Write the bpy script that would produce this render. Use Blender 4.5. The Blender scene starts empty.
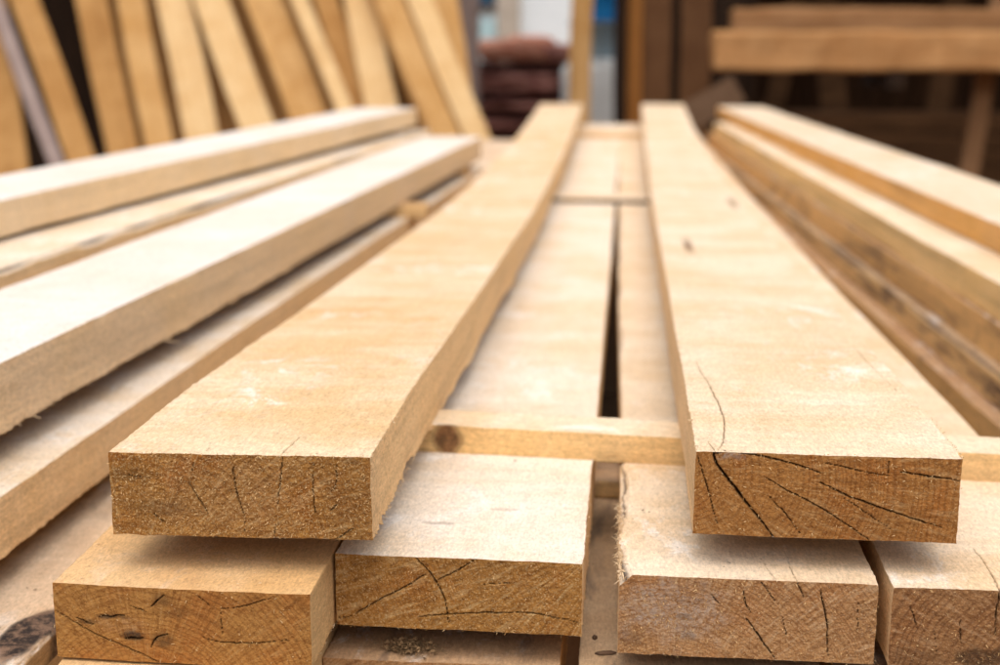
import bpy, math, random
import numpy as np
from mathutils import Vector, Matrix, Euler

random.seed(7)
SC = bpy.context.scene
COL = SC.collection
R = math.radians

# ------------------------------------------------------------------ tags
def tag(o, label=None, cat=None, group=None, kind=None):
    if label: o['label'] = label
    if cat: o['category'] = cat
    if group: o['group'] = group
    if kind: o['kind'] = kind
    return o

def empty(name, loc=(0, 0, 0), rz=0):
    o = bpy.data.objects.new(name, None)
    o.empty_display_size = .05
    o.location = loc; o.rotation_euler = (0, 0, rz)
    COL.objects.link(o)
    return o

# ------------------------------------------------------------------ numpy noise
def _hash(ix, iy, iz, seed):
    h = (ix.astype(np.int64) * 374761393 + iy.astype(np.int64) * 668265263 +
         iz.astype(np.int64) * 2147483647 + seed * 1274126177) & 0xFFFFFFFF
    h = ((h ^ (h >> 13)) * 1274126177) & 0xFFFFFFFF
    h = h ^ (h >> 16)
    return (h & 0xFFFFFF).astype(np.float64) / 8388607.5 - 1.0

def noise3(p, scale, seed):
    q = p * np.asarray(scale)
    i = np.floor(q); f = q - i
    f = f * f * (3 - 2 * f)
    i = i.astype(np.int64)
    out = 0
    for dx in (0, 1):
        wx = f[:, 0] if dx else 1 - f[:, 0]
        for dy in (0, 1):
            wy = f[:, 1] if dy else 1 - f[:, 1]
            for dz in (0, 1):
                wz = f[:, 2] if dz else 1 - f[:, 2]
                out = out + wx * wy * wz * _hash(i[:, 0] + dx, i[:, 1] + dy, i[:, 2] + dz, seed)
    return out

def noise1(x, scale, seed):
    p = np.stack([x, np.zeros_like(x), np.zeros_like(x)], 1)
    return noise3(p, (scale, 1, 1), seed)

def sstep(a, b, x):
    t = np.clip((x - a) / (b - a), 0, 1)
    return t * t * (3 - 2 * t)

# ------------------------------------------------------------------ mesh from arrays
def mesh_obj(name, verts, faces, mats, mat_idx=None, parent=None, smooth=True, attrs=None):
    me = bpy.data.meshes.new(name)
    verts = np.asarray(verts, dtype=np.float32)
    if isinstance(faces, np.ndarray):
        n = len(faces); k = faces.shape[1]
        me.vertices.add(len(verts)); me.vertices.foreach_set('co', verts.ravel())
        me.loops.add(n * k); me.loops.foreach_set('vertex_index', faces.astype(np.int32).ravel())
        me.polygons.add(n)
        me.polygons.foreach_set('loop_start', np.arange(0, n * k, k, dtype=np.int32))
        me.update(calc_edges=True)
    else:
        me.from_pydata([tuple(v) for v in verts], [], faces)
    for m in mats: me.materials.append(m)
    if mat_idx is not None:
        me.polygons.foreach_set('material_index', np.asarray(mat_idx, dtype=np.int32))
    me.polygons.foreach_set('use_smooth', np.full(len(me.polygons), smooth, dtype=bool))
    for an, arr in (attrs or {}).items():
        if arr.ndim == 2:
            a = me.attributes.new(an, 'FLOAT_COLOR', 'POINT'); a.data.foreach_set('color', arr.astype(np.float32).ravel())
        else:
            a = me.attributes.new(an, 'FLOAT', 'POINT'); a.data.foreach_set('value', arr.astype(np.float32))
    me.validate(); me.update()
    o = bpy.data.objects.new(name, me)
    COL.objects.link(o)
    if parent is not None: o.parent = parent
    return o

def merge_parts(parts):
    """parts: list of (verts, quads, mat, attrs dict) -> combined arrays"""
    V, F, M, P, G = [], [], [], [], []
    off = 0
    for v, f, m, paint, ring in parts:
        V.append(v); F.append(f + off); M.append(np.full(len(f), m)); off += len(v)
        P.append(paint if paint is not None else np.zeros((len(v), 4)))
        G.append(ring if ring is not None else np.zeros(len(v)))
    return np.concatenate(V), np.concatenate(F), np.concatenate(M), np.concatenate(P), np.concatenate(G)

def grid_faces(nu, nv, flip=False):
    i = np.arange(nu - 1); j = np.arange(nv - 1)
    I, J = np.meshgrid(i, j, indexing='ij')
    a = (I * nv + J).ravel()
    q = np.stack([a, a + nv, a + nv + 1, a + 1], 1)
    return q[:, ::-1].copy() if flip else q

# ------------------------------------------------------------------ materials
class NT:
    def __init__(s, name):
        s.m = bpy.data.materials.new(name); s.m.use_nodes = True
        s.t = s.m.node_tree; s.t.nodes.clear()
        s.out = s.t.nodes.new('ShaderNodeOutputMaterial')
        s.b = s.t.nodes.new('ShaderNodeBsdfPrincipled')
        s.t.links.new(s.b.outputs[0], s.out.inputs[0])
    def n(s, t, **k):
        x = s.t.nodes.new(t)
        for a, v in k.items(): setattr(x, a, v)
        return x
    def l(s, a, b): s.t.links.new(a, b)
    def val(s, sock, v):
        if hasattr(v, 'is_linked') or hasattr(v, 'links'): s.l(v, sock)
        else: sock.default_value = v
    def math(s, op, a, b=None, clamp=False):
        x = s.n('ShaderNodeMath', operation=op, use_clamp=clamp)
        s.val(x.inputs[0], a)
        if b is not None: s.val(x.inputs[1], b)
        return x.outputs[0]
    def vmul(s, v, sc):
        x = s.n('ShaderNodeVectorMath', operation='MULTIPLY'); s.l(v, x.inputs[0]); x.inputs[1].default_value = sc
        return x.outputs[0]
    def noise(s, v, scale, detail=4, rough=.55, dist=0):
        x = s.n('ShaderNodeTexNoise'); s.l(v, x.inputs['Vector'])
        x.inputs['Scale'].default_value = scale; x.inputs['Detail'].default_value = detail
        x.inputs['Roughness'].default_value = rough; x.inputs['Distortion'].default_value = dist
        return x.outputs['Fac']
    def ramp(s, f, lo, hi):
        x = s.n('ShaderNodeMapRange'); x.interpolation_type = 'SMOOTHSTEP'
        s.l(f, x.inputs[0]); x.inputs[1].default_value = lo; x.inputs[2].default_value = hi
        return x.outputs[0]
    def mix(s, f, a, b, mode='MIX'):
        x = s.n('ShaderNodeMix', data_type='RGBA', blend_type=mode)
        s.val(x.inputs[0], f)
        for sock, v in ((x.inputs[6], a), (x.inputs[7], b)):
            if isinstance(v, tuple): sock.default_value = (*v, 1)
            else: s.l(v, sock)
        return x.outputs[2]
    def coords(s):
        tc = s.n('ShaderNodeTexCoord'); oi = s.n('ShaderNodeObjectInfo')
        r = s.math('MULTIPLY', oi.outputs['Random'], 37.0)
        x = s.n('ShaderNodeVectorMath', operation='ADD'); s.l(tc.outputs['Object'], x.inputs[0])
        cb = s.n('ShaderNodeCombineXYZ')
        s.l(r, cb.inputs[0]); s.l(r, cb.inputs[1]); s.l(r, cb.inputs[2]); s.l(cb.outputs[0], x.inputs[1])
        return x.outputs[0], oi.outputs['Random'], tc.outputs['Object']
    def finish(s, color, height=None, dist=.001, strength=1, rough=.85, spec=.25):
        s.val(s.b.inputs['Base Color'], color)
        s.val(s.b.inputs['Roughness'], rough)
        s.b.inputs['Specular IOR Level'].default_value = spec
        if height is not None:
            bp = s.n('ShaderNodeBump'); bp.inputs['Distance'].default_value = dist
            bp.inputs['Strength'].default_value = strength
            s.l(height, bp.inputs['Height']); s.l(bp.outputs[0], s.b.inputs['Normal'])
        return s.m

def wood_face(name, base, dark, pale, pale_amt=.5, saw=.5, axis=1, grain=.6, stain=None, stain_amt=0., bump=1., side=None, scuff=.7):
    """sawn plank faces: grain runs along the given local axis; bands of saw marks across it"""
    m = NT(name)
    v, rnd, obj = m.coords()
    def ax(across, along):
        s = [across] * 3; s[axis] = along
        return tuple(s)
    g1 = m.noise(m.vmul(v, ax(38, 1.6)), 1, 6, .62, .6)
    g2 = m.noise(m.vmul(v, ax(260, 9)), 1, 4, .6)
    saw1 = m.noise(m.vmul(v, ax(14, 230)), 1, 3, .6, .8)
    saw2 = m.noise(m.vmul(v, ax(4.5, 24)), 1, 5, .7, 1.2)
    blot = m.noise(v, 7, 5, .6, .3)
    blot2 = m.noise(v, 22, 5, .65, .2)
    fuzz = m.noise(v, 620, 4, .75)
    fz2 = m.noise(v, 170, 4, .7)
    fz3 = m.noise(m.vmul(v, ax(640, 190)), 1, 3, .75)
    c = m.mix(m.math('MULTIPLY', m.ramp(g1, .44, .76), grain * .55), base, dark)
    pf = m.math('MULTIPLY', m.ramp(m.math('ADD', m.math('MULTIPLY', blot, .72), m.math('MULTIPLY', saw2, .28)), .36, .66), pale_amt)
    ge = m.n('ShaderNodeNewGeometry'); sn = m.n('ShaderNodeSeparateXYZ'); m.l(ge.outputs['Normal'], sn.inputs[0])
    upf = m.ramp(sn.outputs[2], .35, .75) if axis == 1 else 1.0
    if axis == 1:                                   # dust, and sky brightness painted in, only on faces that look up
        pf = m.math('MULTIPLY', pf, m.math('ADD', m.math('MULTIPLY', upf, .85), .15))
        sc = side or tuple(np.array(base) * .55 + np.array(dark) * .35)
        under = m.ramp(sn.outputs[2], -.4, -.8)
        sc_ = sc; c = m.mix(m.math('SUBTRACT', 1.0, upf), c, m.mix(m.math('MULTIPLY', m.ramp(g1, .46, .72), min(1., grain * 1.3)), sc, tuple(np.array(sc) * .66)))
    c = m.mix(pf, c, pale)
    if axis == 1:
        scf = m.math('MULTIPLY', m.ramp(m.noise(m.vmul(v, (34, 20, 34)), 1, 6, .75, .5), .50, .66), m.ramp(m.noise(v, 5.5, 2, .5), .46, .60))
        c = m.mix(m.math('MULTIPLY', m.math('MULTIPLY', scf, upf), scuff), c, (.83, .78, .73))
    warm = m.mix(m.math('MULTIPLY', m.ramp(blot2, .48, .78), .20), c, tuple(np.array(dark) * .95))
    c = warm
    if axis == 1: c = m.mix(m.math('MULTIPLY', under, .8), c, (.20, .11, .05))   # undersides painted dark to deepen the shade beneath
    # saw bands, fine grain, fuzz all modulate the value
    k = m.math('ADD', m.math('MULTIPLY', m.math('SUBTRACT', saw1, .5), saw * .13), 1.0)
    k = m.math('ADD', k, m.math('MULTIPLY', m.math('SUBTRACT', saw2, .5), saw * .22))
    k = m.math('ADD', k, m.math('MULTIPLY', m.math('SUBTRACT', g2, .5), m.math('SUBTRACT', .42, m.math('MULTIPLY', upf, .27)) if axis == 1 else .25))
    k = m.math('ADD', k, m.math('MULTIPLY', m.math('SUBTRACT', fuzz, .5), .75))
    k = m.math('ADD', k, m.math('MULTIPLY', m.math('SUBTRACT', fz2, .5), .40))
    k = m.math('ADD', k, m.math('MULTIPLY', m.math('SUBTRACT', fz3, .5), 1.0))
    kk = m.n('ShaderNodeCombineColor')
    for i in range(3): m.l(k, kk.inputs[i])
    c = m.mix(1.0, c, kk.outputs[0], 'MULTIPLY')
    sp = m.ramp(m.noise(v, 260, 2, .5), .735, .80)
    c = m.mix(m.math('MULTIPLY', sp, .55), c, (.12, .06, .03))
    if stain:
        st = m.ramp(m.noise(m.vmul(v, ax(26, 5)), 1, 6, .7, 1.), .50, .64)
        c = m.mix(m.math('MULTIPLY', st, stain_amt), c, stain)
    at = m.n('ShaderNodeAttribute', attribute_name='paint')
    sx = m.n('ShaderNodeSeparateColor'); m.l(at.outputs['Color'], sx.inputs[0])
    kn = m.mix(m.ramp(m.noise(v, 180, 4, .7), .35, .65), (.075, .030, .014), (.20, .085, .035))
    c = m.mix(sx.outputs[1], c, kn)
    bk = m.mix(m.ramp(m.noise(v, 110, 6, .75), .40, .62), (.028, .021, .019), (.20, .125, .085))
    bkf = m.math('MULTIPLY', sx.outputs[2], m.ramp(m.math('ADD', sx.outputs[2], m.math('MULTIPLY', m.noise(v, 60, 4, .7), .7)), .45, 1.05))
    c = m.mix(bkf, c, bk)
    c = m.mix(m.math('MULTIPLY', sx.outputs[0], .88), c, (.045, .018, .007))
    h = m.math('MULTIPLY', saw1, .22)
    h = m.math('ADD', h, m.math('MULTIPLY', saw2, .3))
    h = m.math('ADD', h, m.math('MULTIPLY', fuzz, .55))
    h = m.math('ADD', h, m.math('MULTIPLY', fz2, .35))
    h = m.math('ADD', h, m.math('MULTIPLY', fz3, .6))
    h = m.math('ADD', h, m.math('MULTIPLY', g2, .12))
    return m.finish(c, h, .0011 * bump, .8, .82, .18)

def wood_end(name, lo, mid, hi, red=(.30, .13, .045), ringc=.35, fibre=1.0):
    """rough cross-cut end grain: torn fibres, growth rings, checks"""
    m = NT(name)
    v, rnd, obj = m.coords()
    at = m.n('ShaderNodeAttribute', attribute_name='paint')
    sx = m.n('ShaderNodeSeparateColor'); m.l(at.outputs['Color'], sx.inputs[0])
    rg = m.n('ShaderNodeAttribute', attribute_name='ring')
    blot = m.noise(v, 26, 5, .65, .4)
    f1 = m.noise(v, 330, 6, .8, .8)
    f2 = m.noise(v, 900, 4, .8)
    f3 = m.noise(m.vmul(v, (520, 520, 1500)), 1, 3, .7, 1.5)
    c = m.mix(m.ramp(f1, .27, .54), lo, mid)
    c = m.mix(m.math('MULTIPLY', m.ramp(blot, .45, .70), .55), c, red)
    ring = m.math('SINE', m.math('MULTIPLY', rg.outputs['Fac'], 6.2832))
    c = m.mix(m.math('MULTIPLY', m.ramp(ring, .0, 1.0), m.math('MULTIPLY', m.ramp(blot, .25, .6), ringc)), c, tuple(np.array(lo) * 1.1))
    ray = at.outputs['Alpha']
    c = m.mix(m.math('MULTIPLY', m.ramp(ray, .52, .85), .34), c, tuple(np.array(lo) * .8))
    c = m.mix(m.math('MULTIPLY', m.ramp(ray, .45, .15), .26), c, hi)
    c = m.mix(m.math('MULTIPLY', m.ramp(f2, .52, .68), .72 * fibre), c, hi)
    c = m.mix(m.math('MULTIPLY', m.ramp(f3, .40, .28), .40), c, tuple(np.array(lo) * .6))
    st = m.mix(.5, (.030, .024, .022), (.06, .03, .016))
    c = m.mix(m.math('MULTIPLY', sx.outputs[2], m.ramp(f1, .30, .55)), c, st)
    pg = m.mix(.5, (.42, .30, .22), (.55, .47, .42))
    c = m.mix(m.math('MULTIPLY', sx.outputs[1], m.ramp(f1, .40, .60)), c, pg)
    c = m.mix(m.math('MULTIPLY', sx.outputs[0], .95), c, (.022, .009, .004))
    h = m.math('ADD', m.math('MULTIPLY', f1, .7), m.math('MULTIPLY', f2, .6))
    h = m.math('ADD', h, m.math('MULTIPLY', f3, .3))
    return m.finish(c, h, .0024, .85, .9, .12)

def plain(name, c1, c2, scale=8, rough=.85, bump=.002, stretch=(1, 1, 1), spec=.2):
    m = NT(name)
    v, rnd, obj = m.coords()
    a = m.noise(m.vmul(v, stretch), scale, 6, .65, .4)
    b = m.noise(m.vmul(v, stretch), scale * 9, 4, .6)
    c = m.mix(m.ramp(m.math('ADD', m.math('MULTIPLY', a, .7), m.math('MULTIPLY', b, .3)), .36, .64), c1, c2)
    return m.finish(c, m.math('ADD', a, m.math('MULTIPLY', b, .4)), bump, .6, rough, spec)

M = {}
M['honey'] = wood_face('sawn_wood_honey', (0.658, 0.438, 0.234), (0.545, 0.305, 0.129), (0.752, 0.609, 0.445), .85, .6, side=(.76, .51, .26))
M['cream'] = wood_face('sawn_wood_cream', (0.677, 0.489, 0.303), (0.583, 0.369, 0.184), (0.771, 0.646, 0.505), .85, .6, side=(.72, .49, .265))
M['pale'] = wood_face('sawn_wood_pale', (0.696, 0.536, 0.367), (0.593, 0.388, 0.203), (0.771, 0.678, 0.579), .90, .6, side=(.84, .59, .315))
M['white'] = wood_face('sawn_wood_white', (0.720, 0.623, 0.532), (0.640, 0.471, 0.303), (0.743, 0.688, 0.652), .95, .5, grain=.35, side=(.85, .62, .36))  # side colour raised in place of light reaching the plank sides
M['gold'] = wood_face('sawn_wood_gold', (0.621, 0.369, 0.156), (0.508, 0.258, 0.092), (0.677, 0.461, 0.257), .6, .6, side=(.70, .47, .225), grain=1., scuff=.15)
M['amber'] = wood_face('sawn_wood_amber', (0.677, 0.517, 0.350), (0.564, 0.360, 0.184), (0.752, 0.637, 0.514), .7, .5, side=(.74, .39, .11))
M['lath'] = wood_face('lath_wood', (0.677, 0.489, 0.303), (0.583, 0.369, 0.184), (0.771, 0.646, 0.505), .85, .6, side=(.040, .019, .008))  # near-black sides: the dark line along the batten front
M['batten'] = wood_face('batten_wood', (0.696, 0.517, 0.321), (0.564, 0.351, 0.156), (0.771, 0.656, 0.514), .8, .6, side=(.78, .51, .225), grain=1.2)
M['rside'] = wood_face('sawn_wood_rim', (0.696, 0.517, 0.331), (0.564, 0.351, 0.166), (0.771, 0.646, 0.497), .8, .6, side=(.85, .56, .235), grain=.8)  # right-stack side colours, here and below, carry warm bounced light
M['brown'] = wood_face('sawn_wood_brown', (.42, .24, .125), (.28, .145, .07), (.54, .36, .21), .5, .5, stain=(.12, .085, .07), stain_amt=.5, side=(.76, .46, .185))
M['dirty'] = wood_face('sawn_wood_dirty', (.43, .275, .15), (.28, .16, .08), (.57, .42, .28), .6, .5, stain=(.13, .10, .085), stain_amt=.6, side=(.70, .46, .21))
M['tan'] = wood_face('leaning_wood_tan', (.48, .26, .088), (.30, .14, .042), (.60, .37, .16), .7, .18, axis=2, grain=1.4)
M['tan2'] = wood_face('leaning_wood_pale', (.64, .41, .19), (.46, .25, .092), (.72, .52, .28), .7, .18, axis=2, grain=1.3)
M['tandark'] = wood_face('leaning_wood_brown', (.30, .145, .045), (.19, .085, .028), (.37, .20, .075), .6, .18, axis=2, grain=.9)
M['tan3'] = wood_face('leaning_wood_deep', (.38, .19, .058), (.22, .095, .026), (.48, .27, .10), .7, .18, axis=2, grain=1.4)
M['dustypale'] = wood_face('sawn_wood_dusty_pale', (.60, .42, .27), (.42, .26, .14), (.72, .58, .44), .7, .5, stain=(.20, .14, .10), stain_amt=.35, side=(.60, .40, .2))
M['greywood'] = wood_face('weathered_wood', (.27, .20, .18), (.15, .105, .09), (.36, .28, .25), .6, .4, axis=2, grain=.8)
M['end'] = wood_end('end_grain_ochre', (.14, .046, .009), (.49, .235, .060), (.90, .68, .36), (.46, .155, .027), .30)
M['end2'] = wood_end('end_grain_tan', (.19, .066, .016), (.49, .225, .064), (.80, .55, .27), (.47, .16, .033), .5, .6)
M['end3'] = wood_end('end_grain_dusky', (.22, .094, .036), (.55, .30, .13), (.82, .62, .40), (.50, .22, .078), .5, .75)
M['end4'] = wood_end('end_grain_dark', (.16, .065, .026), (.42, .215, .090), (.68, .46, .27), (.36, .155, .055), .6, .7)
M['end_smooth'] = wood_end('end_grain_smooth', (.22, .082, .021), (.54, .265, .075), (.70, .44, .18), (.50, .17, .038), .5, .4)
M['fibre'] = plain('torn_fibre', (.78, .56, .30), (.60, .37, .155), 400, .9, .0001)
M['fibre_dark'] = plain('torn_fibre_dark', (.50, .28, .105), (.34, .165, .058), 400, .9, .0001)
M['fibre_pale'] = plain('torn_fibre_pale', (.72, .55, .36), (.60, .42, .24), 400, .9, .0001)

# ------------------------------------------------------------------ cracks
def crack_field(pts2, cracks, seed):
    """pts2 (n,2) metres; cracks: list of (polyline metres, width m). returns mask 0..1"""
    mask = np.zeros(len(pts2))
    rng = np.random.RandomState(seed)
    for poly, w in cracks:
        P = np.array(poly, float)
        for _ in range(2):                          # round the corners of the sketched line
            if len(P) > 2:
                q = np.empty((2 * len(P) - 2, 2)); q[0::2] = P[:-1] * .75 + P[1:] * .25; q[1::2] = P[:-1] * .25 + P[1:] * .75
                q[0] = P[0]; q[-1] = P[-1]; P = q
        pts = [P[0]]
        for a, b in zip(P[:-1], P[1:]):
            L = np.linalg.norm(b - a); n = max(2, int(L / .0022))
            nrm = np.array([-(b - a)[1], (b - a)[0]]) / max(L, 1e-6)
            for k in range(1, n + 1):
                j = rng.uniform(-1, 1) * min(.00032, L * .06) if k < n else 0
                pts.append(a + (b - a) * k / n + nrm * j)
        pts = np.array(pts)
        lo = pts.min(0) - .006; hi = pts.max(0) + .006
        sel = np.where((pts2 >= lo).all(1) & (pts2 <= hi).all(1))[0]
        if not len(sel): continue
        q = pts2[sel]; best = np.zeros(len(sel))
        N = len(pts) - 1
        for k in range(N):
            a, b = pts[k], pts[k + 1]
            t = np.clip(((q - a) @ (b - a)) / max((b - a) @ (b - a), 1e-12), 0, 1)
            d = np.linalg.norm(q - a - t[:, None] * (b - a), axis=1)
            s = (k + t) / N
            ww = w * .36 * (.26 + .60 * np.sin(np.pi * np.clip(s * .86 + .10, 0, 1))) * rng.uniform(.62, 1.12)
            best = np.maximum(best, 1 - sstep(.55, 1.25, d / ww))
        mask[sel] = np.maximum(mask[sel], best)
    return mask

# ------------------------------------------------------------------ plank builder
def fibres(n, place, mat, seed, lmin=.0008, lmax=.0028, w=.00016, out=(0, -1, 0), spread=1.0):
    rng = np.random.RandomState(seed)
    p = place(rng, n)
    d = rng.normal(size=(n, 3)); d /= np.linalg.norm(d, axis=1)[:, None]
    o = np.asarray(out, float)
    d = d * spread + o * .55; d /= np.linalg.norm(d, axis=1)[:, None]
    L = rng.uniform(lmin, lmax, n)[:, None] * rng.uniform(.5, 1, n)[:, None]
    s = np.cross(d, rng.normal(size=(n, 3))); s /= np.linalg.norm(s, axis=1)[:, None]
    b = np.cross(s, d) * rng.uniform(-.5, .5, n)[:, None]
    W = w * rng.uniform(.6, 1.5, n)[:, None]
    V = np.stack([p - s * W, p + s * W, p + d * L * .55 + b * L * .3 + s * W * .8, p + d * L * .55 + b * L * .3 - s * W * .8,
                  p + d * L + b * L + s * W * .3, p + d * L + b * L - s * W * .3], 1).reshape(-1, 3)
    i = np.arange(n)[:, None] * 6
    F = np.concatenate([i + [0, 1, 2, 3], i + [3, 2, 4, 5]])
    return V, F, mat, None, None

def plank(name, label, x, y, z, w, t, L, heading=0., face='honey', end='end', group=None, cat='plank',
          seed=1, res=.0006, dense=.05, step=.0012, far=.12, skew=0., bow=0., bulge=0., cracks=(), top_cracks=(), rag=(.4, .4, .4, .4),
          wane=None, knots=(), stains=(), pith=(.5, 2.0), ring_mm=3.0, rough=1.0, n_fib=0, fib_out=(0, -1, .0), end_cap=True,
          edge_fib=(), side_bark=(), side_knots=(), fib_w=.00016, sag=0.):
    """x,y: middle of the near end's foot line; z: underside. local frame: x across, y along, z up."""
    hw = w / 2
    # --- perimeter of the cross-section
    nt = max(8, int(w / res)); ns = max(4, int(t / res)); nb = max(6, min(nt, int(w / .004)))
    per = []
    xs = np.linspace(-hw, hw, nt + 1); zs = np.linspace(t, 0, ns + 1); xb = np.linspace(hw, -hw, nb + 1)
    per += [(a, t) for a in xs]; per += [(hw, a) for a in zs[1:]]
    per += [(a, 0) for a in xb[1:]]; per += [(-hw, a) for a in zs[::-1][1:-1]]
    per = np.array(per); n = len(per)
    ys = [0.0]; s = step
    while ys[-1] < L:
        if ys[-1] > dense: s = min(s * 1.16, far)
        ys.append(ys[-1] + s)
    ys[-1] = L
    ys = np.array(ys); m = len(ys)
    Y = np.repeat(ys, n); XZ = np.tile(per, (m, 1))
    base = np.stack([XZ[:, 0], Y, XZ[:, 1]], 1)
    idx = np.arange(n); nx = np.roll(idx, -1)
    rows = np.arange(m - 1)[:, None] * n
    F = np.stack([rows + idx, rows + nx, rows + n + nx, rows + n + idx], -1).reshape(-1, 4)[:, ::-1].copy()
    parts = []

    def deform(b, endd=None):
        """continuous displacement of a point of the ideal block"""
        p = b.copy(); yy = b[:, 1]
        paint = np.zeros((len(b), 4)); paint[:, 3] = 1
        # broad waviness of a sawn board
        p[:, 2] += .0010 * noise3(b, (5, 2.2, .01), seed) * min(1, t / .03)
        p[:, 0] += .0011 * noise3(b, (.01, 2.7, 6), seed + 3)
        for k, (sc, a) in enumerate(((90, .00022), (260, .00013), (650, .00010))):
            for c in range(3):
                p[:, c] += rough * a * noise3(b, (sc, sc * .7, sc), seed + 11 * k + c)
        # ragged corners
        for q, (sx, sz) in enumerate(((-1, 1), (1, 1), (-1, 0), (1, 0))):
            a = hw - b[:, 0] * sx; c = (t - b[:, 2]) if sz else b[:, 2]
            near = np.exp(-(a + c) / .0035)
            if rag[q] > 0:
                r = (noise1(yy, 9, seed + 50 + q) * .8 + noise1(yy, 41, seed + 60 + q) * noise1(yy, 13, seed + 65 + q) * 1.3 + noise1(yy, 170, seed + 70 + q) * noise1(yy, 37, seed + 66 + q) * 1.1 + noise1(yy, 430, seed + 71 + q) * .35)
                r = r * .001 * rag[q] * near
                p[:, 0] += sx * r * .8
                p[:, 2] += (1 if sz else -1) * r * .6
        if wane:
            for (q, c0, c1, freq) in wane:
                sx, sz = ((-1, 1), (1, 1), (-1, 0), (1, 0))[q]
                a = hw - b[:, 0] * sx; c = (t - b[:, 2]) if sz else b[:, 2]
                cc = np.clip(c0 + c1 * (noise1(yy, freq, seed + 80 + q) + .4 * noise1(yy, freq * 3.1, seed + 90 + q)), 0, .9 * t)
                d = np.clip((cc - a - c) / 2, 0, None)
                p[:, 0] -= sx * d; p[:, 2] += (-1 if sz else 1) * d
                paint[:, 2] = np.maximum(paint[:, 2], sstep(0, .004, d))
        # knots: (x, y, rx, ry, strength) on the top, side knots on +x/-x: (side, y, z, ry, rz)
        for (kx, ky, rx, ry, ks) in knots:
            d = np.sqrt(((b[:, 0] - kx) / rx) ** 2 + ((yy - ky) / ry) ** 2) + .25 * noise3(b, (60, 60, 60), seed + 5)
            paint[:, 1] = np.maximum(paint[:, 1], ks * (1 - sstep(.6, 1.15, d)) * (b[:, 2] > t * .5))
        for (sd, ky, kz, ry, rz) in side_knots:
            on = (np.abs(b[:, 0] - sd * hw) < .003) if sd else (np.abs(yy) < .003)
            u = yy if sd else b[:, 0]
            d = np.sqrt(((u - ky) / ry) ** 2 + ((b[:, 2] - kz) / rz) ** 2) + .2 * noise3(b, (90, 90, 90), seed + 5)
            paint[:, 1] = np.maximum(paint[:, 1], .9 * on * (1 - sstep(.7, 1.1, d)))
            paint[:, 0] = np.maximum(paint[:, 0], .55 * on * np.exp(-((d - 1.02) / .13) ** 2))
        for (sd, ky, ry, amt) in side_bark:
            on = (np.abs(b[:, 0] - sd * hw) < .003)
            nn = noise3(b, (1, 9, 70), seed + 101) + .7 * noise3(b, (1, 28, 160), seed + 102)
            paint[:, 2] = np.maximum(paint[:, 2], on * amt * sstep(-.1, .5, nn) * (1 - sstep(.6, 1.1, np.abs(yy - ky) / ry)))
        for (kx, ky, rx, ry) in stains:
            d = np.sqrt(((b[:, 0] - kx) / rx) ** 2 + ((yy - ky) / ry) ** 2) + .35 * noise3(b, (45, 45, 45), seed + 6)
            msk = (1 - sstep(.75, 1.05, d)) * (b[:, 2] > t * .6)
            paint[:, 2] = np.maximum(paint[:, 2], msk)
            p[:, 2] += msk * .0012 * noise3(b, (120, 120, 120), seed + 8)
        if top_cracks:
            on = np.where((b[:, 2] > t - 1e-5) & (yy < .5))[0]
            mk = crack_field(np.stack([b[on, 0], yy[on]], 1), top_cracks, seed + 2)
            p[on, 2] -= .0022 * mk; paint[on, 0] = np.maximum(paint[on, 0], mk)
        if endd is not None:
            p[:, 1] += endd
        p[:, 1] += skew * b[:, 0] * np.clip(1 - yy / .4, 0, 1)
        p[:, 0] += bow * (yy / L) ** 2 + bulge * np.sin(np.pi * np.clip(yy / L, 0, 1))
        p[:, 2] -= sag * np.sin(np.pi * np.clip((yy - .16) / (L - .16), 0, 1))
        return p, paint

    P, paint = deform(base)
    parts.append((P, F, 0, paint, None))
    # --- near end
    if end_cap:
        gx = np.linspace(-hw, hw, nt + 1); gz = np.linspace(0, t, ns + 1)
        GX, GZ = np.meshgrid(gx, gz, indexing='ij')
        b = np.stack([GX.ravel(), np.zeros(GX.size), GZ.ravel()], 1)
        inset = np.minimum(np.minimum(b[:, 0] + hw, hw - b[:, 0]), np.minimum(b[:, 2], t - b[:, 2]))
        fade = sstep(0, .0012, inset)
        rgh = (noise3(b, (140, 1, 140), seed + 21) * .35 + noise3(b, (420, 1, 420), seed + 22) * .5 + noise3(b, (1100, 1, 1100), seed + 23) * .5)
        d = -rgh * .00045 * rough * fade
        mk = np.zeros(len(b))
        if cracks:
            cm = [([((u - .5) * w, (1 - v) * t) for u, v in poly], ww * .001) for poly, ww in cracks]
            mk = crack_field(np.stack([b[:, 0], b[:, 2]], 1), cm, seed + 1)
            d = d + mk * .004
        P, paint = deform(b, d)
        paint[:, 0] = np.maximum(paint[:, 0] * 0, mk)
        paint[:, 1] = 0; paint[:, 2] = 0
        for (u, v, ru, rv, ch, amt) in end_marks.get(name + str(seed), ()):
            dd = np.sqrt(((b[:, 0] / w + .5 - u) / ru) ** 2 + ((1 - b[:, 2] / t - v) / rv) ** 2) + .45 * noise3(b, (130, 1, 130), seed + 33)
            paint[:, ch] = np.maximum(paint[:, ch], amt * (1 - sstep(.4, 1.2, dd)))
        px, pz = (pith[0] - .5) * w, (1 - pith[1]) * t
        rr = np.sqrt((b[:, 0] - px) ** 2 + (b[:, 2] - pz) ** 2)
        rw = rr + .0016 * noise3(b, (38, 1, 38), seed + 41) + .0005 * noise3(b, (160, 1, 160), seed + 42)
        ring = rw / (ring_mm * .001) + 1.1 * noise1(rw, 130, seed + 43) + .8 * noise1(rw, 45, seed + 46)
        th = np.arctan2(b[:, 2] - pz, b[:, 0] - px)
        rq = np.stack([th * 70, rr * 90, np.zeros_like(th)], 1)
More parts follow.
